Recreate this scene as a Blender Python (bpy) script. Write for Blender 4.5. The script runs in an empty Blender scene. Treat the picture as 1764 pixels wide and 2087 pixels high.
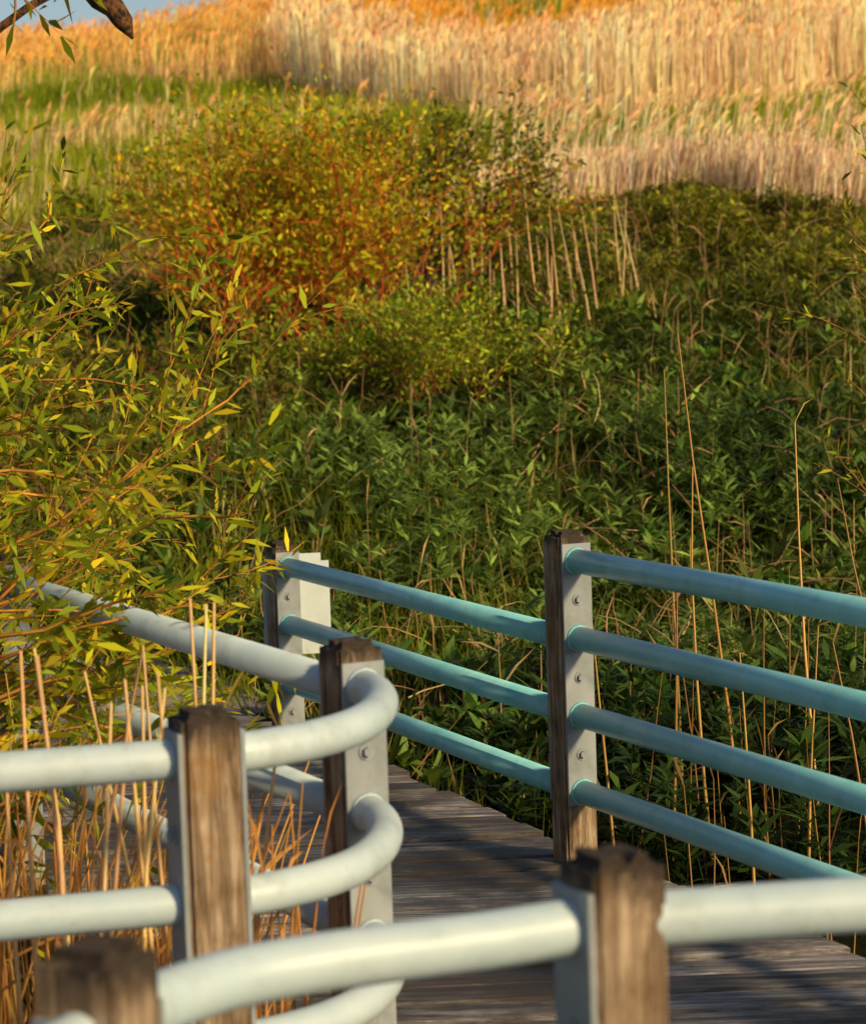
import bpy, bmesh, math, random
import numpy as np
from mathutils import Vector, Matrix
random.seed(5); rng=np.random.default_rng(7)
scene=bpy.context.scene
col=scene.collection

# ---------------------------------------------------------------- helpers
def link(o,parent=None):
    col.objects.link(o)
    if parent is not None: o.parent=parent
    return o
def empty(name):
    e=bpy.data.objects.new(name,None); e.empty_display_size=.2; return link(e)
class Soup:
    def __init__(s): s.v=[];s.t=[];s.c=[];s.n=0
    def add(s,v,t,c):
        s.v.append(v); s.t.append(t+s.n); s.c.append(c); s.n+=len(v)
    def leaves(s,P,D,S,L,W,bend,C,base=.35,mid=.45):
        N=len(P)
        if N==0: return
        L=np.broadcast_to(L,(N,))[:,None]; W=np.broadcast_to(W,(N,))[:,None]; bend=np.broadcast_to(bend,(N,))[:,None]
        z=np.array([[0,0,1.]])
        M=P+D*L*mid-z*bend*L*.12; T=P+D*L-z*bend*L*.5
        v=np.stack([P-S*W*.5*base,P+S*W*.5*base,M-S*W*.5,M+S*W*.5,T],1).reshape(-1,3)
        t=np.array([[0,1,2],[1,3,2],[2,3,4]])[None]+(np.arange(N)*5)[:,None,None]
        s.add(v,t.reshape(-1,3),np.repeat(C,5,0))
    def tubes(s,A,B,r0,r1,C):
        N=len(A)
        if N==0: return
        D=B-A; D/=np.linalg.norm(D,axis=1,keepdims=True)+1e-9
        ref=np.where(np.abs(D[:,2:3])>.9,np.array([[1.,0,0]]),np.array([[0,0,1.]]))
        U=np.cross(D,ref); U/=np.linalg.norm(U,axis=1,keepdims=True)+1e-9
        V=np.cross(D,U)
        r0=np.broadcast_to(r0,(N,))[:,None]; r1=np.broadcast_to(r1,(N,))[:,None]
        vs=[]
        for k in range(4):
            a=k*math.pi/2; o=U*math.cos(a)+V*math.sin(a); vs+= [A+o*r0,B+o*r1]
        v=np.stack(vs,1).reshape(-1,3)
        tt=[]
        for k in range(4):
            a0=2*k;b0=2*k+1;a1=(2*k+2)%8;b1=(2*k+3)%8
            tt+=[[a0,a1,b0],[a1,b1,b0]]
        t=np.array(tt)[None]+(np.arange(N)*8)[:,None,None]
        s.add(v,t.reshape(-1,3),np.repeat(C,8,0))
    def build(s,name,mat,parent=None,smooth=False):
        v=np.concatenate(s.v).astype(np.float32); t=np.concatenate(s.t).astype(np.int32); c=np.concatenate(s.c).astype(np.float32)
        me=bpy.data.meshes.new(name)
        me.vertices.add(len(v)); me.vertices.foreach_set("co",v.ravel())
        me.loops.add(len(t)*3); me.loops.foreach_set("vertex_index",t.ravel())
        me.polygons.add(len(t)); me.polygons.foreach_set("loop_start",np.arange(len(t),dtype=np.int32)*3)
        me.update(calc_edges=True)
        a=me.color_attributes.new("Col",'FLOAT_COLOR','POINT')
        a.data.foreach_set("color",np.concatenate([np.clip(c,0,1),np.ones((len(c),1),np.float32)],1).ravel())
        me.materials.append(mat)
        if smooth: me.polygons.foreach_set("use_smooth",np.ones(len(t),bool))
        return link(bpy.data.objects.new(name,me),parent)
def unit(v): return v/(np.linalg.norm(v,axis=-1,keepdims=True)+1e-9)
def rside(D):
    r=rng.normal(size=D.shape); s=np.cross(D,r); return unit(s)
def vary(base,N,amt=.25,hue=.12):
    b=np.array(base)[None]; k=np.exp(rng.normal(0,amt,(N,1)))
    h=1+rng.normal(0,hue,(N,3)); return b*k*h
def mixc(a,b,t): return np.array(a)[None]*(1-t[:,None])+np.array(b)[None]*t[:,None]
def vnoise(x,y,seed=0):
    r=np.random.default_rng(seed); T=r.random((64,64))
    xi=np.floor(x).astype(int);yi=np.floor(y).astype(int);fx=x-xi;fy=y-yi
    fx=fx*fx*(3-2*fx);fy=fy*fy*(3-2*fy)
    g=lambda a,b:T[a%64,b%64]
    return (g(xi,yi)*(1-fx)+g(xi+1,yi)*fx)*(1-fy)+(g(xi,yi+1)*(1-fx)+g(xi+1,yi+1)*fx)*fy

# ---------------------------------------------------------------- materials
def newmat(name):
    m=bpy.data.materials.new(name); m.use_nodes=True; nt=m.node_tree
    return m,nt,nt.nodes["Principled BSDF"],nt.nodes["Material Output"]
def veg_mat(name,trans=.35,rough=.6,spec=.3):
    m,nt,b,o=newmat(name)
    a=nt.nodes.new("ShaderNodeAttribute"); a.attribute_name="Col"
    nt.links.new(a.outputs["Color"],b.inputs["Base Color"])
    b.inputs["Roughness"].default_value=rough; b.inputs["Specular IOR Level"].default_value=spec
    if trans>0:
        t=nt.nodes.new("ShaderNodeBsdfTranslucent"); nt.links.new(a.outputs["Color"],t.inputs["Color"])
        mx=nt.nodes.new("ShaderNodeMixShader"); mx.inputs[0].default_value=trans
        nt.links.new(b.outputs[0],mx.inputs[1]); nt.links.new(t.outputs[0],mx.inputs[2]); nt.links.new(mx.outputs[0],o.inputs[0])
    return m
def N(nt,t,**k):
    n=nt.nodes.new(t)
    for a,b in k.items(): setattr(n,a,b)
    return n
def ramp(nt,stops):
    r=nt.nodes.new("ShaderNodeValToRGB"); e=r.color_ramp.elements
    while len(e)<len(stops): e.new(.5)
    for i,(p,c) in enumerate(stops):
        e[i].position=p; e[i].color=(*c,1)
    return r
def noise(nt,vec,scale,detail=5,rough=.6,mapping=None,dist=0):
    if mapping:
        mp=N(nt,"ShaderNodeMapping"); mp.inputs["Scale"].default_value=mapping; nt.links.new(vec,mp.inputs[0]); vec=mp.outputs[0]
    n=N(nt,"ShaderNodeTexNoise"); n.inputs["Scale"].default_value=scale; n.inputs["Detail"].default_value=detail
    n.inputs["Roughness"].default_value=rough; n.inputs["Distortion"].default_value=dist
    nt.links.new(vec,n.inputs["Vector"]); return n.outputs["Fac"]
def mix(nt,f,a,b,mode='MIX'):
    m=N(nt,"ShaderNodeMix",data_type='RGBA',blend_type=mode)
    for s,v in ((m.inputs[0],f),(m.inputs[6],a),(m.inputs[7],b)):
        if hasattr(v,'links') or isinstance(v,bpy.types.NodeSocket): nt.links.new(v,s)
        else: s.default_value=v if isinstance(v,float) else (*v,1)
    return m.outputs[2]
def bump(nt,h,b,strength=.4,dist=.002):
    n=N(nt,"ShaderNodeBump"); n.inputs["Strength"].default_value=strength; n.inputs["Distance"].default_value=dist
    nt.links.new(h,n.inputs["Height"]); nt.links.new(n.outputs[0],b.inputs["Normal"])

def paint_mat(name,c1,c2,rough=.45):
    m,nt,b,o=newmat(name); tc=N(nt,"ShaderNodeTexCoord"); v=tc.outputs["Object"]
    n1=noise(nt,v,5,6,.65); r=ramp(nt,[(.35,c1),(.7,c2)]); nt.links.new(n1,r.inputs[0])
    n2=noise(nt,v,34,5,.7); r2=ramp(nt,[(.65,(0,0,0)),(.73,(1,1,1))]); nt.links.new(n2,r2.inputs[0])
    f=N(nt,"ShaderNodeMath",operation='MULTIPLY'); f.inputs[1].default_value=.35; nt.links.new(r2.outputs[0],f.inputs[0])
    c=mix(nt,f.outputs[0],r.outputs[0],(.16,.14,.12))
    n4=noise(nt,v,9,6,.75,(1,1,1)); r4=ramp(nt,[(.30,(.80,.78,.74)),(.5,(1,1,1))]); nt.links.new(n4,r4.inputs[0])
    c=mix(nt,1.0,c,r4.outputs[0],'MULTIPLY')
    nt.links.new(c,b.inputs["Base Color"]); b.inputs["Roughness"].default_value=rough
    n3=noise(nt,v,160,4,.6); bump(nt,n3,b,.12,.001)
    return m
M_rail_lit=paint_mat("rail_paint_lit",(.38,.49,.54),(.48,.57,.60),.45)  # one rail paint throughout; brighter light on near rails put into the colour
M_rail_shaded=paint_mat("rail_paint_shaded",(.17,.52,.57),(.30,.64,.67),.36)  # same rail paint; bluer, dimmer light on far rails put into the colour
M_plate=paint_mat("galvanised_plate",(.19,.225,.25),(.31,.34,.36),.5)
def wood_post():
    m,nt,b,o=newmat("weathered_post_wood"); tc=N(nt,"ShaderNodeTexCoord"); v=tc.outputs["Object"]
    oi=N(nt,"ShaderNodeObjectInfo")
    ad=N(nt,"ShaderNodeVectorMath",operation='ADD'); nt.links.new(v,ad.inputs[0]); nt.links.new(oi.outputs["Location"],ad.inputs[1])
    w=ad.outputs[0]
    g=noise(nt,w,1,8,.7,(45,45,3.5),1.4); r=ramp(nt,[(.34,(.045,.028,.016)),(.46,(.22,.15,.09)),(.62,(.44,.34,.24))]); nt.links.new(g,r.inputs[0])
    p=noise(nt,w,9,4,.6); rp=ramp(nt,[(.42,(0,0,0)),(.7,(1,1,1))]); nt.links.new(p,rp.inputs[0])
    c=mix(nt,rp.outputs[0],r.outputs[0],(.5,.42,.3),'MULTIPLY')
    gm=noise(nt,w,7,5,.6); rg=ramp(nt,[(.54,(0,0,0)),(.66,(.75,.75,.75))]); nt.links.new(gm,rg.inputs[0])
    c=mix(nt,rg.outputs[0],c,(.24,.12,.02))
    sp=N(nt,"ShaderNodeSeparateXYZ"); nt.links.new(v,sp.inputs[0])
    nz=noise(nt,w,22,5,.7,(1,1,.4))
    a=N(nt,"ShaderNodeMath",operation='MULTIPLY_ADD'); nt.links.new(nz,a.inputs[0]); a.inputs[1].default_value=.16; nt.links.new(sp.outputs[2],a.inputs[2])
    mr=N(nt,"ShaderNodeMapRange"); nt.links.new(a.outputs[0],mr.inputs[0]); mr.inputs[1].default_value=.01; mr.inputs[2].default_value=.06
    c=mix(nt,mr.outputs[0],c,(.032,.02,.012))
    nt.links.new(c,b.inputs["Base Color"]); b.inputs["Roughness"].default_value=.85
    bump(nt,g,b,1.0,.006); return m
M_post=wood_post()
def deck_mat():
    m,nt,b,o=newmat("weathered_deck_wood"); tc=N(nt,"ShaderNodeTexCoord"); v=tc.outputs["Object"]
    at=N(nt,"ShaderNodeAttribute"); at.attribute_name="Col"
    g=noise(nt,v,1,8,.8,(2.5,38,38),.8); r=ramp(nt,[(.38,(.02,.017,.016)),(.5,(.17,.155,.15)),(.63,(.46,.44,.44))]); nt.links.new(g,r.inputs[0])
    c=mix(nt,1.0,r.outputs[0],at.outputs["Color"],'MULTIPLY')
    p=noise(nt,v,1.3,6,.7); rp=ramp(nt,[(.45,(0,0,0)),(.58,(.88,.88,.88))]); nt.links.new(p,rp.inputs[0])
    c=mix(nt,rp.outputs[0],c,(.04,.027,.02))
    nt.links.new(c,b.inputs["Base Color"]); b.inputs["Roughness"].default_value=.55
    bump(nt,g,b,1.0,.006); return m
M_deck=deck_mat()
def ground_mat():
    m,nt,b,o=newmat("hill_soil_and_grass"); tc=N(nt,"ShaderNodeTexCoord"); v=tc.outputs["Object"]
    sp=N(nt,"ShaderNodeSeparateXYZ"); nt.links.new(v,sp.inputs[0])
    n1=noise(nt,v,3,8,.7); r1=ramp(nt,[(.3,(.005,.006,.003)),(.7,(.018,.020,.006))]); nt.links.new(n1,r1.inputs[0])
    n2=noise(nt,v,.6,8,.7); r2=ramp(nt,[(.35,(.09,.12,.01)),(.65,(.18,.18,.02))]); nt.links.new(n2,r2.inputs[0])
    mr=N(nt,"ShaderNodeMapRange"); nt.links.new(sp.outputs[1],mr.inputs[0]); mr.inputs[1].default_value=21; mr.inputs[2].default_value=24
    c=mix(nt,mr.outputs[0],r1.outputs[0],r2.outputs[0]); nt.links.new(c,b.inputs["Base Color"]); b.inputs["Roughness"].default_value=1
    b.inputs["Specular IOR Level"].default_value=.1
    bump(nt,n1,b,1,.05); return m
M_ground=ground_mat()
def gravel_mat():
    m,nt,b,o=newmat("gravel"); tc=N(nt,"ShaderNodeTexCoord"); v=tc.outputs["Object"]
    n1=noise(nt,v,40,6,.8); r=ramp(nt,[(.3,(.14,.13,.12)),(.7,(.42,.40,.38))]); nt.links.new(n1,r.inputs[0])
    nt.links.new(r.outputs[0],b.inputs["Base Color"]); b.inputs["Roughness"].default_value=.9; bump(nt,n1,b,1,.02); return m
M_gravel=gravel_mat()
m,nt,b,o=newmat("white_sign_paint"); b.inputs["Roughness"].default_value=.4; M_white=m
tc=N(nt,"ShaderNodeTexCoord"); n=noise(nt,tc.outputs["Object"],14,5,.6); r=ramp(nt,[(.3,(.50,.59,.60)),(.7,(.60,.67,.68))]); nt.links.new(n,r.inputs[0]); nt.links.new(r.outputs[0],b.inputs["Base Color"])
def bark_mat():
    m,nt,b,o=newmat("bark"); tc=N(nt,"ShaderNodeTexCoord"); v=tc.outputs["Object"]
    n1=noise(nt,v,45,7,.7); r=ramp(nt,[(.42,(.012,.007,.004)),(.60,(.22,.085,.02))]); nt.links.new(n1,r.inputs[0])
    nt.links.new(r.outputs[0],b.inputs["Base Color"]); b.inputs["Roughness"].default_value=.9; bump(nt,n1,b,1,.02); return m
M_bark=bark_mat()
M_leaf=veg_mat("leaf_foliage",.35,.55,.18); M_straw=veg_mat("dry_straw",.25,.7,.15); M_twig=veg_mat("twig_bark",0,.6,.2)

# ---------------------------------------------------------------- terrain
PY=[-60,7.3,9.2,11.3,13,16,18,25]; PZ=[-.45,-.42,-.08,.02,.45,1.0,1.35,2.6]
def tz(X,Y):
    X=np.asarray(X,float);Y=np.asarray(Y,float)
    z=np.interp(Y,PY,PZ)
    s=np.interp(X,[-8,-2],[.143,.178])
    up=np.clip(Y-25,0,29)*s
    z=z+up+np.clip(Y-54,0,6)*.05-np.clip(Y-60,0,80)*.09
    w=np.clip((Y-12)/4,0,1)
    z=z+w*(vnoise(X*.35+3,Y*.35+9,1)-.5)*.35+np.clip((Y-8)/4,0,1)*(vnoise(X*1.3,Y*1.3,2)-.5)*.06
    return z
xs=np.concatenate([np.linspace(-450,-40,14),np.arange(-32,32,.5),np.linspace(40,450,14)])
ys=np.concatenate([np.linspace(-200,-5,14),np.arange(0,80,.5),np.linspace(85,600,20)])
XX,YY=np.meshgrid(xs,ys); ZZ=tz(XX,YY)
v=np.stack([XX,YY,ZZ],-1).reshape(-1,3); nx=len(xs);ny=len(ys)
i=(np.arange(ny-1)[:,None]*nx+np.arange(nx-1)[None]).ravel()
f=np.stack([i,i+1,i+nx+1,i+nx],1)
me=bpy.data.meshes.new("hill_ground"); me.from_pydata(v.tolist(),[],f.tolist()); me.materials.append(M_ground)
for p in me.polygons: p.use_smooth=True
link(bpy.data.objects.new("hill_ground",me))

gv=[];gf=[]
cl=[(-1.35,9.75,1.5),(-1.7,10.4,1.8),(-2.2,11.0,1.8),(-3.2,11.5,1.6),(-5,12.0,1.6),(-9,12.4,1.6)]
for k,(x,y,w) in enumerate(cl):
    for j in range(5):
        u=(j/4-.5)*w
        px=x+u*(.92 if k<2 else .6); py=y+u*(.4 if k<2 else .8)
        gv.append((px,py,float(max(tz(px,py),-.03))+.02))
for k in range(len(cl)-1):
    for j in range(4):
        a=k*5+j; gf.append((a,a+1,a+6,a+5))
me=bpy.data.meshes.new("gravel_path"); me.from_pydata(gv,[],gf); me.materials.append(M_gravel); link(bpy.data.objects.new("gravel_path",me))

# ---------------------------------------------------------------- deck
poly=[(5,4.5),(2.0,4.7),(1.5,5.0),(.44,7.27),(-.52,9.5),(-.75,10.0),(-2.15,9.6),(-1.25,7.3),(-.22,5.08),(-.12,4.85),(-.12,4.72),(-.2,4.48),(-.42,4.3),(-.78,4.2),(-4,3.35),(-4,1.2),(-.95,1.4),(-.4,2.6),(-.3,2.75),(-.1,2.9),(.2,3.0),(.53,3.06),(5,3.4)]
ang=math.radians(3)
ca,sa=math.cos(ang),math.sin(ang)
pr=[(x*ca+y*sa,-x*sa+y*ca) for x,y in poly]
def xs_at(y):
    r=[]
    for k in range(len(pr)):
        (x0,y0),(x1,y1)=pr[k],pr[(k+1)%len(pr)]
        if (y0<=y)!=(y1<=y): r.append(x0+(y-y0)/(y1-y0)*(x1-x0))
    return sorted(r)
dv=[];df=[];dc=[]
y=1.0; bw=.126; gap=.023
def prism(a,b_,c,d,z0,z1,colr):
    n=len(dv)
    for z in (z0,z1):
        for p in (a,b_,c,d): dv.append((p[0]*ca-p[1]*sa,p[0]*sa+p[1]*ca,z)); dc.append(colr)
    df.extend([(n,n+3,n+2,n+1),(n+4,n+5,n+6,n+7),(n,n+1,n+5,n+4),(n+1,n+2,n+6,n+5),(n+2,n+3,n+7,n+6),(n+3,n,n+4,n+7)])
while y<10.2:
    a=xs_at(y+.001);b2=xs_at(y+bw-.001);c=xs_at(y+bw/2)
    if len(a)!=len(b2): a=b2=c
    k=random.uniform(.45,1.25); tint=(k*random.uniform(.96,1.04),k,k*random.uniform(.94,1.04))
    dz=random.uniform(-.009,.007); e=random.uniform(-.015,.03)
    for q in range(0,len(a)-1,2):
        prism((a[q]-e,y),(a[q+1]+e,y),(b2[q+1]+e,y+bw),(b2[q]-e,y+bw),-.038+dz,dz,tint)
    y+=bw+gap
me=bpy.data.meshes.new("boardwalk_deck"); me.from_pydata(dv,[],df); me.materials.append(M_deck)
at=me.color_attributes.new("Col",'FLOAT_COLOR','POINT')
for k,c in enumerate(dc): at.data[k].color=(*c,1)
deck=link(bpy.data.objects.new("boardwalk_deck",me))
bv=deck.modifiers.new("b",'BEVEL'); bv.width=.005; bv.segments=1
def boxobj(name,cx,cy,cz,sx,sy,sz,rot,mat,parent,bev=0):
    bm=bmesh.new(); bmesh.ops.create_cube(bm,size=1)
    bmesh.ops.scale(bm,vec=(sx,sy,sz),verts=bm.verts)
    if bev: bmesh.ops.bevel(bm,geom=bm.edges[:],offset=bev,segments=2,affect='EDGES')
    me=bpy.data.meshes.new(name); bm.to_mesh(me); bm.free(); me.materials.append(mat)
    o=link(bpy.data.objects.new(name,me),parent); o.location=(cx,cy,cz); o.rotation_euler=(0,0,rot); return o
for k in range(len(poly)):
    (x0,y0),(x1,y1)=poly[k],poly[(k+1)%len(poly)]
    L=math.hypot(x1-x0,y1-y0)
    nx_,ny_=-(y1-y0)/L,(x1-x0)/L
    boxobj("joist",(x0+x1)/2+nx_*.03,(y0+y1)/2+ny_*.03,-.14,L,.035,.18,math.atan2(y1-y0,x1-x0),M_post,deck)

# ---------------------------------------------------------------- railings
def smooth_path(pts,n=12):
    P=[Vector(p) for p in pts]; P=[P[0]*2-P[1]]+P+[P[-1]*2-P[-2]]; out=[]
    for i in range(1,len(P)-2):
        for k in range(n):
            t=k/n; a,b_,c,d=P[i-1],P[i],P[i+1],P[i+2]
            out.append(.5*((2*b_)+(c-a)*t+(2*a-5*b_+4*c-d)*t*t+(3*b_-a-3*c+d)*t**3))
    out.append(P[-2]); return out
def sweep(name,pts,r,mat,parent,straight=False,seg=24):
    P=[Vector(p) for p in pts] if straight else smooth_path(pts)
    vs=[];fs=[]
    for i,p in enumerate(P):
        d=(P[min(i+1,len(P)-1)]-P[max(i-1,0)]).normalized()
        s=d.cross(Vector((0,0,1))).normalized(); u=s.cross(d)
        rr=r[i] if isinstance(r,list) else r
        for k in range(seg):
            a=2*math.pi*k/seg; vs.append(p+s*math.cos(a)*rr+u*math.sin(a)*rr)
    for i in range(len(P)-1):
        for k in range(seg):
            a=i*seg+k;b_=i*seg+(k+1)%seg; fs.append((a,b_,b_+seg,a+seg))
    fs.append(tuple(range(seg))[::-1]); fs.append(tuple((len(P)-1)*seg+k for k in range(seg)))
    me=bpy.data.meshes.new(name); me.from_pydata([tuple(v) for v in vs],[],fs); me.materials.append(mat)
    for p in me.polygons: p.use_smooth=len(p.vertices)==4
    return link(bpy.data.objects.new(name,me),parent)
PW=.1
def post(name,x,y,ztop,nrm,parent,zbot=-.6,wid=PW):
    rot=math.atan2(nrm[1],nrm[0])
    h=ztop-zbot
    bm=bmesh.new(); bmesh.ops.create_cube(bm,size=1); bmesh.ops.scale(bm,vec=(wid,wid,h),verts=bm.verts)
    bmesh.ops.translate(bm,vec=(0,0,-h/2),verts=bm.verts)
    top=[e for e in bm.edges if all(v.co.z>-.001 for v in e.verts)]
    bmesh.ops.bevel(bm,geom=top,offset=.017,segments=3,affect='EDGES')
    vert=[e for e in bm.edges if abs(e.verts[0].co.z-e.verts[1].co.z)>.5]
    bmesh.ops.bevel(bm,geom=vert,offset=.007,segments=2,affect='EDGES')
    bmesh.ops.triangulate(bm,faces=bm.faces)
    bmesh.ops.subdivide_edges(bm,edges=[e for e in bm.edges if e.verts[0].co.z>-.05 and e.verts[1].co.z>-.05],cuts=4,use_grid_fill=True)
    rr=random.Random(name+str(x))
    for v_ in bm.verts:
        if v_.co.z>-.05:
            v_.co+=Vector((rr.uniform(-1,1)*.0014,rr.uniform(-1,1)*.0014,rr.uniform(-1,.6)*.0025))
            if abs(v_.co.x+v_.co.y*.2+.008*math.sin(v_.co.y*90))<.005 and v_.co.z>-.022: v_.co.z-=.014
    me=bpy.data.meshes.new(name); bm.to_mesh(me); bm.free(); me.materials.append(M_post)
    o=link(bpy.data.objects.new(name,me),parent); o.location=(x,y,ztop); o.rotation_euler=(0,0,rot); return o
def plate(x,y,nrm,z0,z1,parent,boltz,both=True,wid=.092):
    n=Vector((nrm[0],nrm[1],0)).normalized(); rot=math.atan2(n.y,n.x)
    for s in ((1,-1) if both else (1,)):
        c=Vector((x,y,0))+n*s*(PW/2+.005)
        boxobj("mounting_plate",c.x,c.y,(z0+z1)/2,.009,wid,z1-z0,rot,M_plate,parent,.001)
        for z in boltz:
            bm=bmesh.new()
            bmesh.ops.create_cone(bm,cap_ends=True,segments=20,radius1=.017,radius2=.017,depth=.003)
            bmesh.ops.translate(bm,vec=(0,0,.0015),verts=bm.verts)
            g=bmesh.ops.create_cone(bm,cap_ends=True,segments=6,radius1=.011,radius2=.010,depth=.009)
            bmesh.ops.translate(bm,vec=(0,0,.0075),verts=g['verts'])
            me=bpy.data.meshes.new("bolt"); bm.to_mesh(me); bm.free(); me.materials.append(M_plate)
            o=link(bpy.data.objects.new("bolt",me),parent)
            q=c+n*s*.0045; o.location=(q.x,q.y,z); o.rotation_euler=(n*s).to_track_quat('Z','Y').to_euler()
def collar(p,d,r,parent,mat):
    d=Vector(d).normalized(); bm=bmesh.new()
    bmesh.ops.create_cone(bm,cap_ends=True,segments=28,radius1=r+.006,radius2=r+.001,depth=.008)
    me=bpy.data.meshes.new("weld_collar"); bm.to_mesh(me); bm.free(); me.materials.append(mat)
    for f_ in me.polygons: f_.use_smooth=len(f_.vertices)==4
    o=link(bpy.data.objects.new("weld_collar",me),parent); o.location=p; o.rotation_euler=d.to_track_quat('Z','Y').to_euler()
R=.035
ZN=[.875,.622,.365,.12]
f1=empty("pipe_railing")
PR=(.38,7.21); dR=(.412,-.911)
zR=[.875,.652,.429,.206]
post("wood_post",PR[0],PR[1],.96,dR,f1)
plate(PR[0],PR[1],dR,.17,.925,f1,[.765,.54,.317])
PR2=(1.37,5.03)
post("wood_post",PR2[0],PR2[1],.96,dR,f1); plate(PR2[0],PR2[1],dR,.17,.925,f1,[.765,.54,.317])
for k,z in enumerate(zR):
    a=(PR[0]+dR[0]*.058,PR[1]+dR[1]*.058,z)
    sweep("rail",[a,(PR2[0],PR2[1],z)],R,M_rail_shaded,f1,True)
    collar((a[0]+dR[0]*.004,a[1]+dR[1]*.004,z),dR+(0,),R,f1,M_rail_shaded)
    sweep("rail",[(PR2[0],PR2[1],z),(1.55,4.72,z),(1.85,4.56,z),(2.4,4.5,z),(5,4.35,z)],R,M_rail_shaded,f1)
f2=empty("pipe_railing")
PF=(-.572,9.43); dF=np.array([-.952,2.22]); dF/=np.linalg.norm(dF)
post("wood_post",PF[0],PF[1],.735,(-dF[0],-dF[1]),f2)
plate(PF[0],PF[1],(-dF[0],-dF[1]),-.02,.70,f2,[.535,.315,.1])
for z in [.645,.428,.205]:
    sweep("rail",[(PR[0]+dF[0]*.05,PR[1]+dF[1]*.05,z),(PF[0]-dF[0]*.058,PF[1]-dF[1]*.058,z)],R,M_rail_shaded,f2,True)
    collar((PF[0]-dF[0]*.062,PF[1]-dF[1]*.062,z),(-dF[0],-dF[1],0),R,f2,M_rail_shaded)
f3=empty("pipe_railing")
P3=(-.175,5.035); d3=(.44,-.898)
P2=(-.405,4.275); d2=(-.93,-.37)
post("wood_post",P3[0],P3[1],.965,d3,f3); plate(P3[0],P3[1],d3,.02,.925,f3,[.745,.49,.24])
post("wood_post",P2[0],P2[1],.96,d2,f3); plate(P2[0],P2[1],d2,.02,.925,f3,[.745,.49,.24])
post("wood_post",-2.2,3.83,.96,d2,f3)
for z in ZN:
    sweep("rail",[(-.148,4.98,z),(-.122,4.89,z),(-.113,4.76,z),(-.13,4.61,z),(-.175,4.48,z),(-.26,4.37,z),(-.405,4.28,z),(-.74,4.19,z),(-1.3,4.05,z),(-2.2,3.83,z),(-4,3.4,z)],R,M_rail_lit,f3)
    collar((P3[0]+d3[0]*.062,P3[1]+d3[1]*.062,z),d3+(0,),R,f3,M_rail_lit)
dL=np.array([-.44,.898])
for z in [.865,.612,.36]:
    sweep("rail",[(P3[0]+dL[0]*.05,P3[1]+dL[1]*.05,z),(-2.35,9.47,z)],R,M_rail_lit,f3,True)
for t in (2.35,4.7):
    x,y_=P3[0]+dL[0]*t,P3[1]+dL[1]*t
    post("wood_post",x,y_,.95,d3,f3); plate(x,y_,d3,.02,.925,f3,[.745,.49])
f4=empty("pipe_railing")
PG=(.205,3.06); dG=(-.9,-.43)
post("wood_post",PG[0],PG[1],.965,dG,f4); plate(PG[0],PG[1],dG,.02,.925,f4,[.745,.49,.24],both=False)
PL=(-.378,2.665); dPL=(-.45,-.89)
post("wood_post",PL[0],PL[1],.972,dPL,f4); plate(PL[0],PL[1],dPL,.02,.9,f4,[.745,.49,.24])
post("wood_post",2.6,3.3,.96,(1,.08),f4)
for z in ZN:
    sweep("rail",[(5,3.52,z),(2.6,3.3,z),(.95,3.155,z),(.526,3.105,z),(.205,3.055,z),(.05,2.99,z),(-.123,2.926,z),(-.24,2.862,z),(-.31,2.785,z),(-.35,2.715,z),(-.385,2.64,z),(-.5,2.38,z),(-.95,1.4,z)],R,M_rail_lit,f4)

sg=empty("blank_sign")
bm=bmesh.new(); bmesh.ops.create_cube(bm,size=1); bmesh.ops.scale(bm,vec=(.255,.006,.385),verts=bm.verts)
bmesh.ops.bevel(bm,geom=[e for e in bm.edges if abs(e.verts[0].co.y-e.verts[1].co.y)>.003],offset=.03,segments=6,affect='EDGES')
me=bpy.data.meshes.new("sign_panel"); bm.to_mesh(me); bm.free(); me.materials.append(M_white)
o=link(bpy.data.objects.new("sign_panel",me),sg); o.location=(-.53,9.54,.485); o.rotation_euler=(0,0,math.radians(4))
boxobj("bracket",-.553,9.515,.485,.05,.04,.3,.1,M_plate,sg,.002)

# ---------------------------------------------------------------- hillside plants
def inpath(X,Y):
    ins=np.zeros(len(X),bool)
    for k in range(len(poly)):
        (x0,y0),(x1,y1)=poly[k],poly[(k+1)%len(poly)]
        c=((y0<=Y)!=(y1<=Y))&(X<(x1-x0)*(Y-y0)/((y1-y0) or 1e-9)+x0)
        ins^=c
    g=np.zeros(len(X),bool)
    for x,y,w in cl: g|=((X-x)**2+(Y-y)**2)<(w*.42)**2
    return ins|g
def scatter(n,y0,y1,margin=1.3,slope=.185):
    Y=np.sqrt(rng.uniform((y0+margin/slope)**2,(y1+margin/slope)**2,n))-margin/slope
    X=rng.uniform(-1,1,n)*(slope*Y+margin)
    k=~inpath(X,Y); return X[k],Y[k]
def edge(X): return 23.0+.6*np.sin(X*1.1)+.5*(vnoise(X*1.6,X*0+2,71)-.5)
S=Soup()
X,Y=scatter(9800,7.6,24.0)
cl_n=vnoise(X*1.3,Y*1.1,5)+.2*np.tanh(X*.9-.2); keep=(cl_n+rng.uniform(-.12,.12,len(X)))>.44
keep&=((Y>8.4)|(X>.6))&((Y<edge(X))|(X<.2))
X,Y=X[keep],Y[keep]; Z=tz(X,Y)
H=rng.uniform(.14,.40,len(X))*np.interp(Y,[8,12,20,24],[1.2,1.0,.9,.6])*(.25+1.4*vnoise(X*1.3,Y*1.1,6))
lean=rng.normal(0,.25,(len(X),2)); base=np.stack([X,Y,Z-.03],1)
ax=unit(np.concatenate([lean,np.ones((len(X),1))],1)); top=base+ax*H[:,None]
tone=vnoise(X*.9+7,Y*.9,8)
up_=np.clip((Y-14)/6,0,1)
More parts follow.
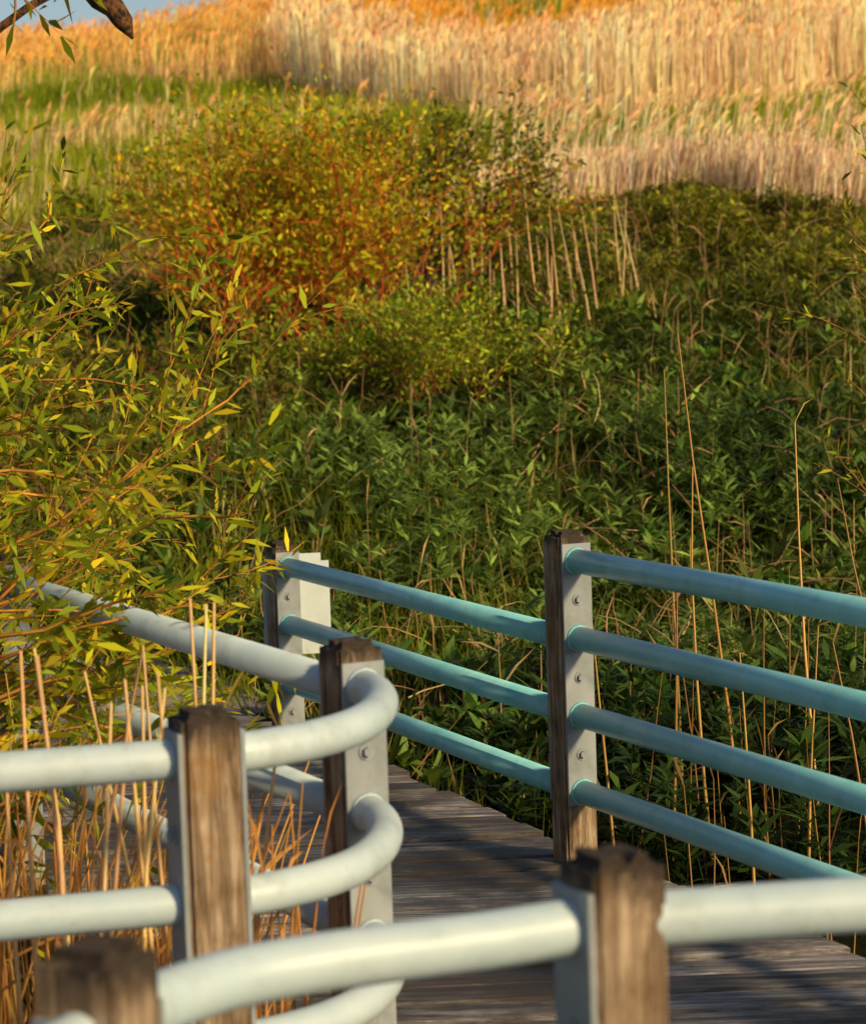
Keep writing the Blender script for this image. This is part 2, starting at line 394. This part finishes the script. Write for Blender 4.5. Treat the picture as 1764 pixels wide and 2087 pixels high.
pc=mixc((.035,.07,.010),(.18,.27,.045),np.clip(tone*1.7-.4+rng.normal(0,.2,len(X)),0,1))*(1-up_[:,None])+mixc((.07,.085,.006),(.34,.31,.02),np.clip(tone*1.5-.3+rng.normal(0,.18,len(X)),0,1))*up_[:,None]
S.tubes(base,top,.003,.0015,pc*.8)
for k in range(22):
    t=rng.uniform(.15,1.0,len(X)); a=k*2.4+rng.uniform(0,.6,len(X))
    up=.1+t*.75+rng.normal(0,.25,len(X))
    D=unit(np.stack([np.cos(a),np.sin(a),up],1))
    Sd=unit(np.cross(D,np.array([[0,0,1.]]))+rng.normal(0,.2,(len(X),3)))
    L=rng.uniform(.08,.17,len(X))*(1.15-.35*t)
    cc=pc*np.exp(rng.normal(0,.32,(len(X),1)))*(.08+1.35*t[:,None]**1.6)  # shade low in the clump and highlights on top leaves painted in
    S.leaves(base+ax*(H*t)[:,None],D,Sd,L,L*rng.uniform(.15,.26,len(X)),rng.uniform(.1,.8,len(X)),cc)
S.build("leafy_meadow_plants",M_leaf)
S=Soup(); X,Y=scatter(1100,8.6,19); n=len(X); B=np.stack([X,Y,tz(X,Y)+rng.uniform(.04,.14,n)],1); cb=vary((.12,.19,.03),n,.3)
for k in range(12):
    a=k*.55+rng.uniform(0,.6,n); D=unit(np.stack([np.cos(a),np.sin(a),rng.uniform(.5,2.2,n)],1)); Sd=unit(np.cross(D,np.array([[0,0,1.]]))+rng.normal(0,.3,(n,3)))
    L=rng.uniform(.09,.22,n); S.leaves(B,D,Sd,L,L*.27,rng.uniform(.2,1.2,n),cb*np.exp(rng.normal(0,.2,(n,1))))
S.build("broadleaf_weeds",M_leaf)
S=Soup()
X,Y=scatter(135000,7.3,24.0)
gn=vnoise(X*.8,Y*.6,17)-.18*np.tanh(X*.8)
keep=((Y>8.2)|(X>.5))&((Y<edge(X))|(X<.2))&(gn+rng.uniform(-.2,.2,len(X))>.36-.18*np.clip((Y-18)/4,0,1)); X,Y=X[keep],Y[keep]; Z=tz(X,Y); n=len(X)
D=unit(np.stack([rng.normal(0,.32,n),rng.normal(0,.32,n),np.ones(n)],1))
dry=(rng.random(n)<(.06+.22*(vnoise(X*.9,Y*.9,12)>.62)+.25*np.clip((Y-17)/5,0,1)))
tn=vnoise(X*.7,Y*.7,11)
C=mixc((.035,.06,.005),(.22,.25,.014),np.clip(tn*1.4-.2+rng.normal(0,.25,n),0,1)); C[dry]=vary((.44,.29,.10),dry.sum(),.3)
L=rng.uniform(.12,.34,n)*(.5+.8*vnoise(X*.7,Y*.7,13))*np.interp(Y,[19,23],[1,.6]); S.leaves(np.stack([X,Y,Z-.02],1),D,rside(D),L,rng.uniform(.004,.009,n),rng.uniform(0,.8,n),C,base=.8)
S.build("meadow_grass",M_leaf)
def reedmask(X,Y):
    fr=np.interp(X,[-2.2,-1.2,.7,3.2,5.6,9],[36,32.5,29.6,30.2,32.5,34.5])
    back=fr+3+2.5*vnoise(X*.4,Y*.0+1,21)+.2*np.clip(X,0,8)
    main=(Y>fr+vnoise(X*.9,Y*.1,22)*1.2)&(Y<back)&(X>-2.0-.6*vnoise(X*0,Y*.5,28))
    crest=(Y>46+2*vnoise(X*.25,X*0,23))&(vnoise(X*.35,Y*.2,24)>.45)&(X<1)
    left=(X<-1.8)&(Y>36.5+1.2*np.sin(X*.9))&(Y<38.6+X*.1)&(vnoise(X*.5,Y*.4,25)>.35)
    left2=(X<-2.6)&(Y>28.5)&(Y<29.2)&(vnoise(X*.8,Y,26)>.6)
    return main,crest|left,left2
S=Soup()
X,Y=scatter(290000,22.2,60,2.0); k=(Y>edge(X)-.2)|((X<.2)&(Y>23)); X,Y=X[k],Y[k]; Z=tz(X,Y); n=len(X)
m1,m2,m3=reedmask(X,Y)
pn=vnoise(X*.45,Y*.25,31)*.6+vnoise(X*1.6,Y*.9,32)*.4
front=(X>.1)&(Y<edge(X)+1.9+.9*vnoise(X*1.5,X*0,45))
straw=(rng.random(n)<np.where(m1|m2|front,.85,np.where(pn>.62,.22,.03)+.12*(Y>43)))
D=unit(np.stack([rng.normal(.05,.2,n),rng.normal(0,.2,n),np.ones(n)],1))
C=mixc((.15,.22,.006),(.42,.44,.02),np.clip(pn*1.2-.1+rng.normal(0,.15,n),0,1)); C[straw]=vary((.84,.58,.30),straw.sum(),.2,.05)
L=rng.uniform(.20,.42,n)*np.where(Y<26,.75,1); S.leaves(np.stack([X,Y,Z-.03],1),D,rside(D),L,rng.uniform(.008,.018,n)*np.interp(Y,[23,50],[.9,1.8]),rng.uniform(0,.5,n),C,base=.8)
S.build("hill_grass",M_leaf)

# ---------------------------------------------------------------- reeds
def reeds(S,X,Y,h0,h1,lx,colr,plume=1.0,w=.010,nl=3,pl=.20,pw=.045,pcol=(1.0,.82,.66)):
    n=len(X)
    if n==0: return
    Z=tz(X,Y); H=rng.uniform(h0,h1,n)*(.75+.5*vnoise(X*.9,Y*.9,77))
    ax=unit(np.stack([rng.normal(lx,.05,n),rng.normal(0,.05,n),np.ones(n)],1))
    B=np.stack([X,Y,Z-.03],1); C=vary(colr,n,.22,.05)*(.85+.35*vnoise(X*.8,Y*.5,78))[:,None]
    S.tubes(B,B+ax*H[:,None],w*.55,w*.35,C*1.05)
    for k in range(nl):
        t=rng.uniform(.2,.8,n); a=rng.uniform(0,6.28,n)
        D=unit(ax*1.0+np.stack([np.cos(a),np.sin(a),rng.uniform(.2,.8,n)],1)*.22)
        S.leaves(B+ax*(H*t)[:,None],D,rside(D),rng.uniform(.18,.36,n),rng.uniform(.007,.013,n),rng.uniform(.0,.4,n),C*rng.uniform(.7,1.15,(n,1)))
    kk=rng.random(n)<plume
    T=(B+ax*(H*.95)[:,None])[kk]; axk=ax[kk]; m_=kk.sum(); Ck=C[kk]
    for k in range(3):
        D=unit(axk+np.stack([rng.normal(lx+.25,.15,m_),rng.normal(0,.18,m_),rng.uniform(-.1,.2,m_)],1))
        S.leaves(T,D,rside(D),rng.uniform(.6,1.15,m_)*pl,rng.uniform(.4,1.0,m_)*pw,rng.uniform(.1,.7,m_),Ck*np.array([pcol])*rng.uniform(.8,1.15,(m_,1)),base=.2)
S=Soup()
X,Y=scatter(80000,28,60,2.0); m1,m2,m3=reedmask(X,Y)
gold=(.92,.56,.20)
k=m1&(rng.random(len(X))<.95); reeds(S,X[k],Y[k],.85,1.12,.02,(.95,.70,.42),plume=.3,w=.017)
k=m2&(rng.random(len(X))<.45); reeds(S,X[k],Y[k],.45,.8,.05,gold,w=.015,nl=2,plume=.5)
k=m3; reeds(S,X[k],Y[k],.3,.5,.1,(.72,.55,.25),w=.012,nl=2,plume=.3)
k=(~(m1|m2|m3))&(Y>36)&(X>-2.2)&(rng.random(len(X))<.02+.26*(vnoise(X*.7,Y*.35,79)>.5)); reeds(S,X[k],Y[k],.4,.8,.1,(.98,.50,.07),w=.016,nl=2)
k=(~(m1|m2|m3))&(Y>42)&(X<=-2.2)&(rng.random(len(X))<.10); reeds(S,X[k],Y[k],.35,.7,.1,(.94,.54,.14),w=.015,nl=2)
k=(~(m1|m2|m3))&(Y<=39)&(X<1)&(rng.random(len(X))<.006); reeds(S,X[k],Y[k],.4,.7,.1,(.80,.56,.25),w=.012,nl=2)
n=10000
X=rng.uniform(.0,7.0,n)+rng.normal(0,.25,n); Y=edge(X)+rng.random(n)**1.4*3.6
wgt=rng.random(n)<.3+.7*vnoise(X*1.2,Y*.8,42); dY=Y-edge(X)
k=(dY<1.3)&wgt&(rng.random(n)<.75); reeds(S,X[k],Y[k],.28,.52,.12,(.88,.67,.44),w=.010,nl=3,pl=.12,pw=.025,plume=.35)
k=(dY>=1.3)&wgt&(rng.random(n)<.11); reeds(S,X[k],Y[k],.45,.8,.2,(.90,.69,.42),w=.012,nl=1,pl=.18,pw=.04)
X=rng.uniform(.5,7,200);Y=rng.uniform(26.5,29.5,200); reeds(S,X,Y,.4,.7,.22,(.88,.70,.38),w=.012,nl=1)
X=rng.uniform(-6,-1.2,200);Y=rng.uniform(24,30,200); reeds(S,X,Y,.25,.6,.1,(.66,.50,.22),w=.009,nl=2,plume=0)
S.build("reed_bed",M_straw)

S=Soup()
def stalks(X,Y,H,lean,r,colr,leaves=2,segs=4):
    n=len(X); Z=tz(X,Y); P=np.stack([X,Y,Z-.05],1); d=unit(np.stack([rng.normal(lean,.07,n),rng.normal(0,.07,n),np.ones(n)],1)); C=vary(colr,n,.2,.06)
    for s in range(segs):
        Q=P+d*(H/segs)[:,None]; S.tubes(P,Q,r*(1-.7*s/segs),r*(1-.7*(s+1)/segs),C)
        if s>0 and leaves:
            D=unit(d*.9+rng.normal(0,.35,(n,3))); k=rng.random(n)<leaves/4
            S.leaves(Q[k],D[k],rside(D)[k],rng.uniform(.1,.28,k.sum()),.009,rng.uniform(.3,1.2,k.sum()),C[k])
        P=Q; d=unit(d+rng.normal(0,.035,(n,3)))
X=np.array([1.02,.83,1.25,.72,1.48,1.5,1.13,.55,1.6,.93,.88,1.3,1.42]); Y=np.array([8.5,8.6,8.2,7.9,8.4,7.6,7.7,7.8,8.7,7.4,8.1,7.2,7.9])
stalks(X,Y,np.array([1.75,1.6,1.5,1.1,1.3,1.6,1.0,1.0,1.2,1.0,1.4,1.1,1.3]),-.04,.0065,(.56,.33,.10),1)
X=rng.uniform(.6,2.2,50);Y=rng.uniform(6.8,8.8,50);k=~inpath(X,Y)&((X-.38)*.911+(Y-7.21)*.412>.15);X=X[k];Y=Y[k]
stalks(X,Y,rng.uniform(.4,1.0,len(X)),0,.004,(.36,.20,.07),2)
X=rng.normal(.75,.38,34);Y=rng.uniform(17.5,19.5,34); stalks(X,Y,rng.uniform(.35,1.0,34),-.05,.009,(.78,.55,.27),1)
X=rng.uniform(-1.5,4,300);Y=rng.uniform(9,22,300);k=~inpath(X,Y);X=X[k];Y=Y[k]; stalks(X,Y,rng.uniform(.25,.6,len(X)),0,.0035,(.50,.32,.14),2)
S.build("dry_stalks",M_straw)
S=Soup(); n=900
X,Y=scatter(n,9.5,23); n=len(X); Z=tz(X,Y); a=rng.uniform(0,6.28,n)
P=np.stack([X,Y,Z+.08],1); d=unit(np.stack([np.cos(a),np.sin(a)*.6,rng.uniform(.15,1.3,n)],1)); C=vary((.50,.32,.16),n,.35)
for s in range(4):
    Q=P+d*rng.uniform(.06,.14,(n,1)); S.tubes(P,Q,.0035-.0006*s,.003-.0006*s,C); P=Q; d=unit(d+rng.normal(0,.22,(n,3))-np.array([[0,0,.12]]))
S.build("dead_stems",M_straw)

S=Soup(); n=420
X=rng.uniform(-2.4,-.25,n);Y=rng.uniform(4.5,7.4,n)
lim=-.175-.49*(Y-5.03); k=(X<lim-.1); X=X[k];Y=Y[k]
stalks(X,Y,rng.uniform(.6,1.25,len(X)),.02,.0062,(.58,.30,.08),1)
n=60; X=rng.uniform(-1.0,-.28,n);Y=rng.uniform(4.45,5.0,n); stalks(X,Y,rng.uniform(.7,1.15,n),.06,.006,(.62,.30,.08),1)
n=20; X=rng.uniform(-.9,-.45,n);Y=rng.uniform(4.5,5.2,n); stalks(X,Y,rng.uniform(1.25,1.6,n),.03,.009,(.84,.56,.26),0)
n=130; X=rng.uniform(-1.7,-.6,n);Y=rng.uniform(4.5,6.4,n); stalks(X,Y,rng.uniform(.7,1.25,n),.38,.0055,(.58,.31,.09),1)
n=60; X=rng.uniform(-1.3,-.5,n);Y=rng.uniform(4.5,6.0,n); stalks(X,Y,rng.uniform(.6,1.1,n),-.3,.005,(.50,.25,.07),1)
X=rng.uniform(-3,-.2,16000);Y=rng.uniform(4.4,9.0,16000); k=~inpath(X,Y);X=X[k];Y=Y[k];n=len(X)
D=unit(np.stack([rng.normal(0,.45,n),rng.normal(0,.45,n),np.ones(n)],1)); C=vary((.045,.065,.006),n,.35); dd=rng.random(n)<.35; C[dd]=vary((.34,.17,.05),dd.sum(),.3)
S.leaves(np.stack([X,Y,tz(X,Y)],1),D,rside(D),rng.uniform(.2,.8,n),rng.uniform(.006,.014,n),rng.uniform(0,1,n),C,base=.7)
S.build("dry_reed_clump",M_straw)

# ---------------------------------------------------------------- shrubs
def grow(segs,tips,p,d,L,r,depth,rnd,spread=.55,up=.12,nseg=4,kids=3,wob=.14):
    for s in range(nseg):
        q=p+d*(L/nseg); r2=r*(1-.55/nseg); segs.append((p,q,r,r2,depth))
        p=q; r=r2; d=(d+Vector((rnd.gauss(0,wob),rnd.gauss(0,wob),rnd.gauss(0,wob)+up*.4))).normalized()
        if depth<=1: tips.append((p,d,depth))
        if depth>0 and s>0:
            for _ in range(kids if rnd.random()<.8 else kids-1):
                a=rnd.uniform(0,6.28); sd=d.orthogonal().normalized(); sd.rotate(Matrix.Rotation(a,3,d))
                nd=(d+sd*rnd.uniform(.6,1.2)*spread*1.5+Vector((0,0,up))).normalized()
                grow(segs,tips,p.copy(),nd,L*rnd.uniform(.42,.65),r*.6,depth-1,rnd,spread,up,3,kids,wob)
def shrub(name,bases,stemcol,leafcols,lsize,lper,depth,rnd,r0=.01,spread=.5,up=.12,kids=2,leafmin=0.0,wr=.4,jit=.03,rmin=.0018,gain=1.5,off=0.):
    par=empty(name); segs=[];tips=[]
    for (p,d,L) in bases: grow(segs,tips,Vector(p),Vector(d).normalized(),L,r0*rnd.uniform(.7,1.2),depth,rnd,spread,up,5,kids)
    A=np.array([list(s[0]) for s in segs]);B=np.array([list(s[1]) for s in segs]);r=np.array([s[2] for s in segs]);r2=np.array([s[3] for s in segs])
    T=Soup(); T.tubes(A,B,np.maximum(r,rmin),np.maximum(r2,rmin*.8),vary(stemcol,len(A),.35,.12)); T.build("branches",M_twig,par)
    tp=np.array([list(t[0]) for t in tips]);td=np.array([list(t[1]) for t in tips])
    z=tp[:,2]; zr=(z-z.min())/(z.max()-z.min()+1e-6)
    Lf=Soup()
    for k in range(lper):
        kk=rng.random(len(tp))<(leafmin+(1-leafmin)*np.clip(zr*gain-off,0,1))
        P=tp[kk]+rng.normal(0,jit,(kk.sum(),3)); m_=kk.sum()
        D=unit(td[kk]*.8+rng.normal(0,.55,(m_,3))+np.array([[0,0,.15]]))
        ci=rng.integers(0,len(leafcols),m_); C=np.array(leafcols)[ci]*np.exp(rng.normal(0,.25,(m_,1)))
        L=rng.uniform(.6,1.2,m_)*lsize
        Lf.leaves(P,D,rside(D),L,L*wr,rng.uniform(0,.4,m_),C)
    Lf.build("leaves",M_leaf,par); return par
rnd=random.Random(11)
bs=[]
for k in range(44):
    x=-.88+rnd.gauss(0,.33); y_=17.6+rnd.gauss(0,.3); a=rnd.uniform(0,6.28); o=rnd.uniform(.1,.85)
    bs.append(((x,y_,float(tz(x,y_))-.05),(math.cos(a)*o-.04,math.sin(a)*o*.6-.1,1),rnd.uniform(.74,1.22)))
shrub("red_stemmed_shrub",bs,(.50,.10,.018),[(.50,.42,.012),(.38,.40,.015),(.54,.32,.012),(.26,.31,.012)],.052,5,2,rnd,.010,.52,.07,2,.20,.5,.07,.0024,1.6,.12)
bs=[]
for k in range(9):
    x=-.10+rnd.gauss(0,.2); y_=19.3+rnd.gauss(0,.2)
    bs.append(((x,y_,float(tz(x,y_))),(rnd.uniform(-.1,.75),rnd.uniform(-.3,.3),1),rnd.uniform(.78,.92)))
shrub("hawthorn_bush",bs,(.10,.05,.02),[(.17,.17,.008),(.26,.23,.012),(.10,.11,.008)],.055,7,2,rnd,.016,.5,.03,2,.4,.5,.05)
bs=[]
for k in range(30):
    x=-.10+rnd.gauss(0,.34); y_=15.6+rnd.gauss(0,.3); a=rnd.uniform(0,6.28)
    bs.append(((x,y_,float(tz(x,y_))-.03),(math.cos(a)*.8,math.sin(a)*.6,1),rnd.uniform(.36,.6)))
shrub("low_green_bush",bs,(.25,.09,.03),[(.24,.32,.015),(.38,.40,.02),(.14,.20,.012)],.042,5,2,rnd,.006,.55,.08,2,.35,.4,.04)
bs=[]
for k in range(34):
    x=rnd.uniform(-3.6,-1.0); y_=rnd.uniform(13.0,16.8); a=rnd.uniform(0,6.28)
    bs.append(((x,y_,float(tz(x,y_))-.03),(math.cos(a)*.9,math.sin(a)*.6,1),rnd.uniform(.3,.5)))
shrub("bramble_thicket",bs,(.20,.06,.03),[(.05,.07,.006),(.11,.12,.01),(.20,.18,.012)],.055,2,2,rnd,.006,.55,.03,2,.4,.45,.04)
bs=[]
for k in range(22):
    x=rnd.uniform(1.0,4.4); y_=rnd.uniform(18.5,22.0); a=rnd.uniform(0,6.28)
    bs.append(((x,y_,float(tz(x,y_))-.03),(math.cos(a)*.9,math.sin(a)*.6,1),rnd.uniform(.2,.32)))
shrub("bramble_thicket",bs,(.40,.22,.11),[(.10,.15,.008),(.27,.28,.015)],.05,2,2,rnd,.006,.55,.03,2,.3,.45)

# ---------------------------------------------------------------- willows
def willow(name,trunk,limbs,rnd,leafL=.080,dens=1.0,cols=((.28,.33,.012),(.40,.39,.012),(.16,.21,.010),(.46,.36,.012),(.22,.28,.012)),twig=(.36,.16,.025),perp=1,start=.5):
    par=empty(name)
    sweep("trunk",[t[0] for t in trunk],[t[1] for t in trunk],M_bark,par,True,14)
    segs=[];lp=[];ld=[]
    def twigrun(p,d,L,r,depth):
        n=max(4,int(L/.05))
        for s in range(n):
            q=p+d*(L/n); r2=r*(1-.75/n); segs.append((p,q,r,r2)); 
            if depth<2 or s>n*start:
                for _ in range(2 if rnd.random()<dens else 1):
                    lp.append(list(q)); ld.append(list(d))
            p=q;r=r2; d=(d+Vector((rnd.gauss(0,.09),rnd.gauss(0,.09),rnd.gauss(0,.09)+.008))).normalized()
            if depth>0 and rnd.random()<(.34 if depth==2 else .16):
                sd=d.orthogonal().normalized(); sd.rotate(Matrix.Rotation(rnd.uniform(0,6.28),3,d))
                twigrun(p.copy(),(d+sd*rnd.uniform(.35,.85)+Vector((0,0,.15))).normalized(),L*rnd.uniform(.28,.5),r*.6,depth-1)
    for (p,d,L) in limbs: twigrun(Vector(p),Vector(d).normalized(),L,.0065,2)
    A=np.array([list(s[0]) for s in segs]);B=np.array([list(s[1]) for s in segs]);r=np.array([s[2] for s in segs])
    T=Soup(); T.tubes(A,B,np.maximum(r,.0013),np.maximum(r*.9,.0011),vary(twig,len(A),.25,.08)); T.build("twigs",M_twig,par)
    P=np.array(lp);D0=np.array(ld);Lf=Soup()
    for k in range(perp):
        n=len(P); D=unit(D0*.7+rng.normal(0,.52,(n,3))+np.array([[0,0,0.0]]))
        C=np.array(cols)[rng.integers(0,len(cols),n)]*np.exp(rng.normal(0,.32,(n,1)))
        L=rng.uniform(.45,1.1,n)*leafL
        Lf.leaves(P+rng.normal(0,.008,(n,3)),D,rside(D),L,L*.23,rng.uniform(-.2,.7,n),C)
    Lf.build("leaves",M_leaf,par); return par
rnd=random.Random(4)
limbs=[]
for k in range(58):
    z=rnd.uniform(.35,1.5); y_=rnd.uniform(5.8,9.0)
    limbs.append(((-1.75+rnd.uniform(-.2,.35),y_,z),(1,rnd.uniform(-.25,.25),rnd.uniform(-.25,.55)),rnd.uniform(.45,.84)))
for k in range(14):
    limbs.append(((-1.5+rnd.uniform(0,.3),rnd.uniform(5.6,6.6),rnd.uniform(.2,.75)),(1,rnd.uniform(-.2,.1),rnd.uniform(-.2,.35)),rnd.uniform(.4,.72)))
limbs+=[((-1.5,6.4,.75),(1,0,.38),1.35),((-1.4,6.2,.70),(1,0.05,.50),1.05),((-1.25,6.1,.62),(1,0,.55),.9),((-1.15,6.0,.85),(1,0,.12),.6),((-1.25,6.3,1.0),(1,0,.25),.75),((-1.2,6.2,.75),(1,0,.2),.65),((-1.3,6.6,.6),(1,0,.3),.85),((-1.3,6.8,.8),(1,0,.45),.95)]
for k in range(7):
    limbs.append(((-1.7+rnd.uniform(-.1,.2),rnd.uniform(5.5,8.5),rnd.uniform(1.45,2.1)),(.7,rnd.uniform(-.2,.2),rnd.uniform(.3,.9)),rnd.uniform(.3,.55)))
for k in range(2):
    x=rnd.uniform(-1.1,-.85); limbs.append(((x,6.9+rnd.uniform(-.3,.3),2.75),(rnd.uniform(-.2,.2),0,-1),rnd.uniform(.2,.4)))
w=willow("willow_tree",[((-2.3,7.0,-.5),.14),((-2.28,7.0,.6),.12),((-2.2,7.0,1.6),.10),((-2.1,6.95,2.6),.08),((-2.2,7.0,3.8),.05)],limbs,rnd,start=.3)
sweep("broken_limb",[(-2.1,6.95,2.5),(-1.6,6.95,2.72),(-1.15,6.98,2.68),(-.95,7,2.575),(-.90,7,2.53),(-.86,7,2.485),(-.825,7,2.455),(-.80,7,2.415),(-.778,7,2.37)],[.05,.045,.04,.036,.033,.038,.031,.027,.003],M_bark,w,True,14)
sweep("side_limb",[(-1.9,7,2.2),(-1.4,7,2.30),(-1.15,7,2.405),(-1.06,7,2.465),(-.97,7,2.51),(-.9,7,2.56)],[.014,.013,.012,.011,.011,.010],M_bark,w,True,10)
rnd=random.Random(9); limbs=[]
for k in range(17):
    z=rnd.uniform(.5,1.9); limbs.append(((1.84-rnd.uniform(0,.14),8.7+rnd.uniform(-.4,.4),z),(-1,rnd.uniform(-.3,.3),rnd.uniform(.8,2.6)),rnd.uniform(.3,.58)))
willow("willow_sapling",[((1.98,8.7,-.4),.03),((1.97,8.7,.8),.025),((1.93,8.7,2.2),.012)],limbs,rnd,.055,.4,((.28,.28,.015),(.16,.19,.012),(.42,.36,.015)),(.22,.11,.03))

# ---------------------------------------------------------------- light, sky, camera
el=math.radians(27); sx,sy=.74,-.673
sun=bpy.data.lights.new("sun",'SUN'); sun.energy=5; sun.angle=math.radians(7); sun.color=(1,.75,.40)
so=link(bpy.data.objects.new("sun",sun)); sd=Vector((sx*math.cos(el),sy*math.cos(el),math.sin(el)))
so.rotation_euler=sd.to_track_quat('Z','Y').to_euler(); so.location=(10,-20,20)
w=bpy.data.worlds.new("World"); scene.world=w; w.use_nodes=True; nt=w.node_tree
sk=nt.nodes.new("ShaderNodeTexSky"); sk.sky_type='NISHITA'; sk.sun_disc=False; sk.sun_elevation=el; sk.sun_rotation=math.atan2(sx,sy)
sk.dust_density=1.5; sk.air_density=1.0
nt.links.new(sk.outputs[0],nt.nodes["Background"].inputs[0]); nt.nodes["Background"].inputs[1].default_value=.095
cam=bpy.data.cameras.new("camera"); cam.lens=70; cam.sensor_fit='HORIZONTAL'; cam.sensor_width=24; cam.clip_end=2000; cam.clip_start=.05
cam.dof.use_dof=True; cam.dof.focus_distance=7.8; cam.dof.aperture_fstop=4.5
co=link(bpy.data.objects.new("camera",cam)); co.matrix_world=Matrix.Translation((0,0,1.66))@Matrix.Rotation(math.radians(90-5.04),4,'X')@Matrix.Rotation(math.radians(-1.9),4,'Z')
scene.camera=co
scene.view_settings.view_transform='Standard'; scene.view_settings.look='None'; scene.view_settings.exposure=0
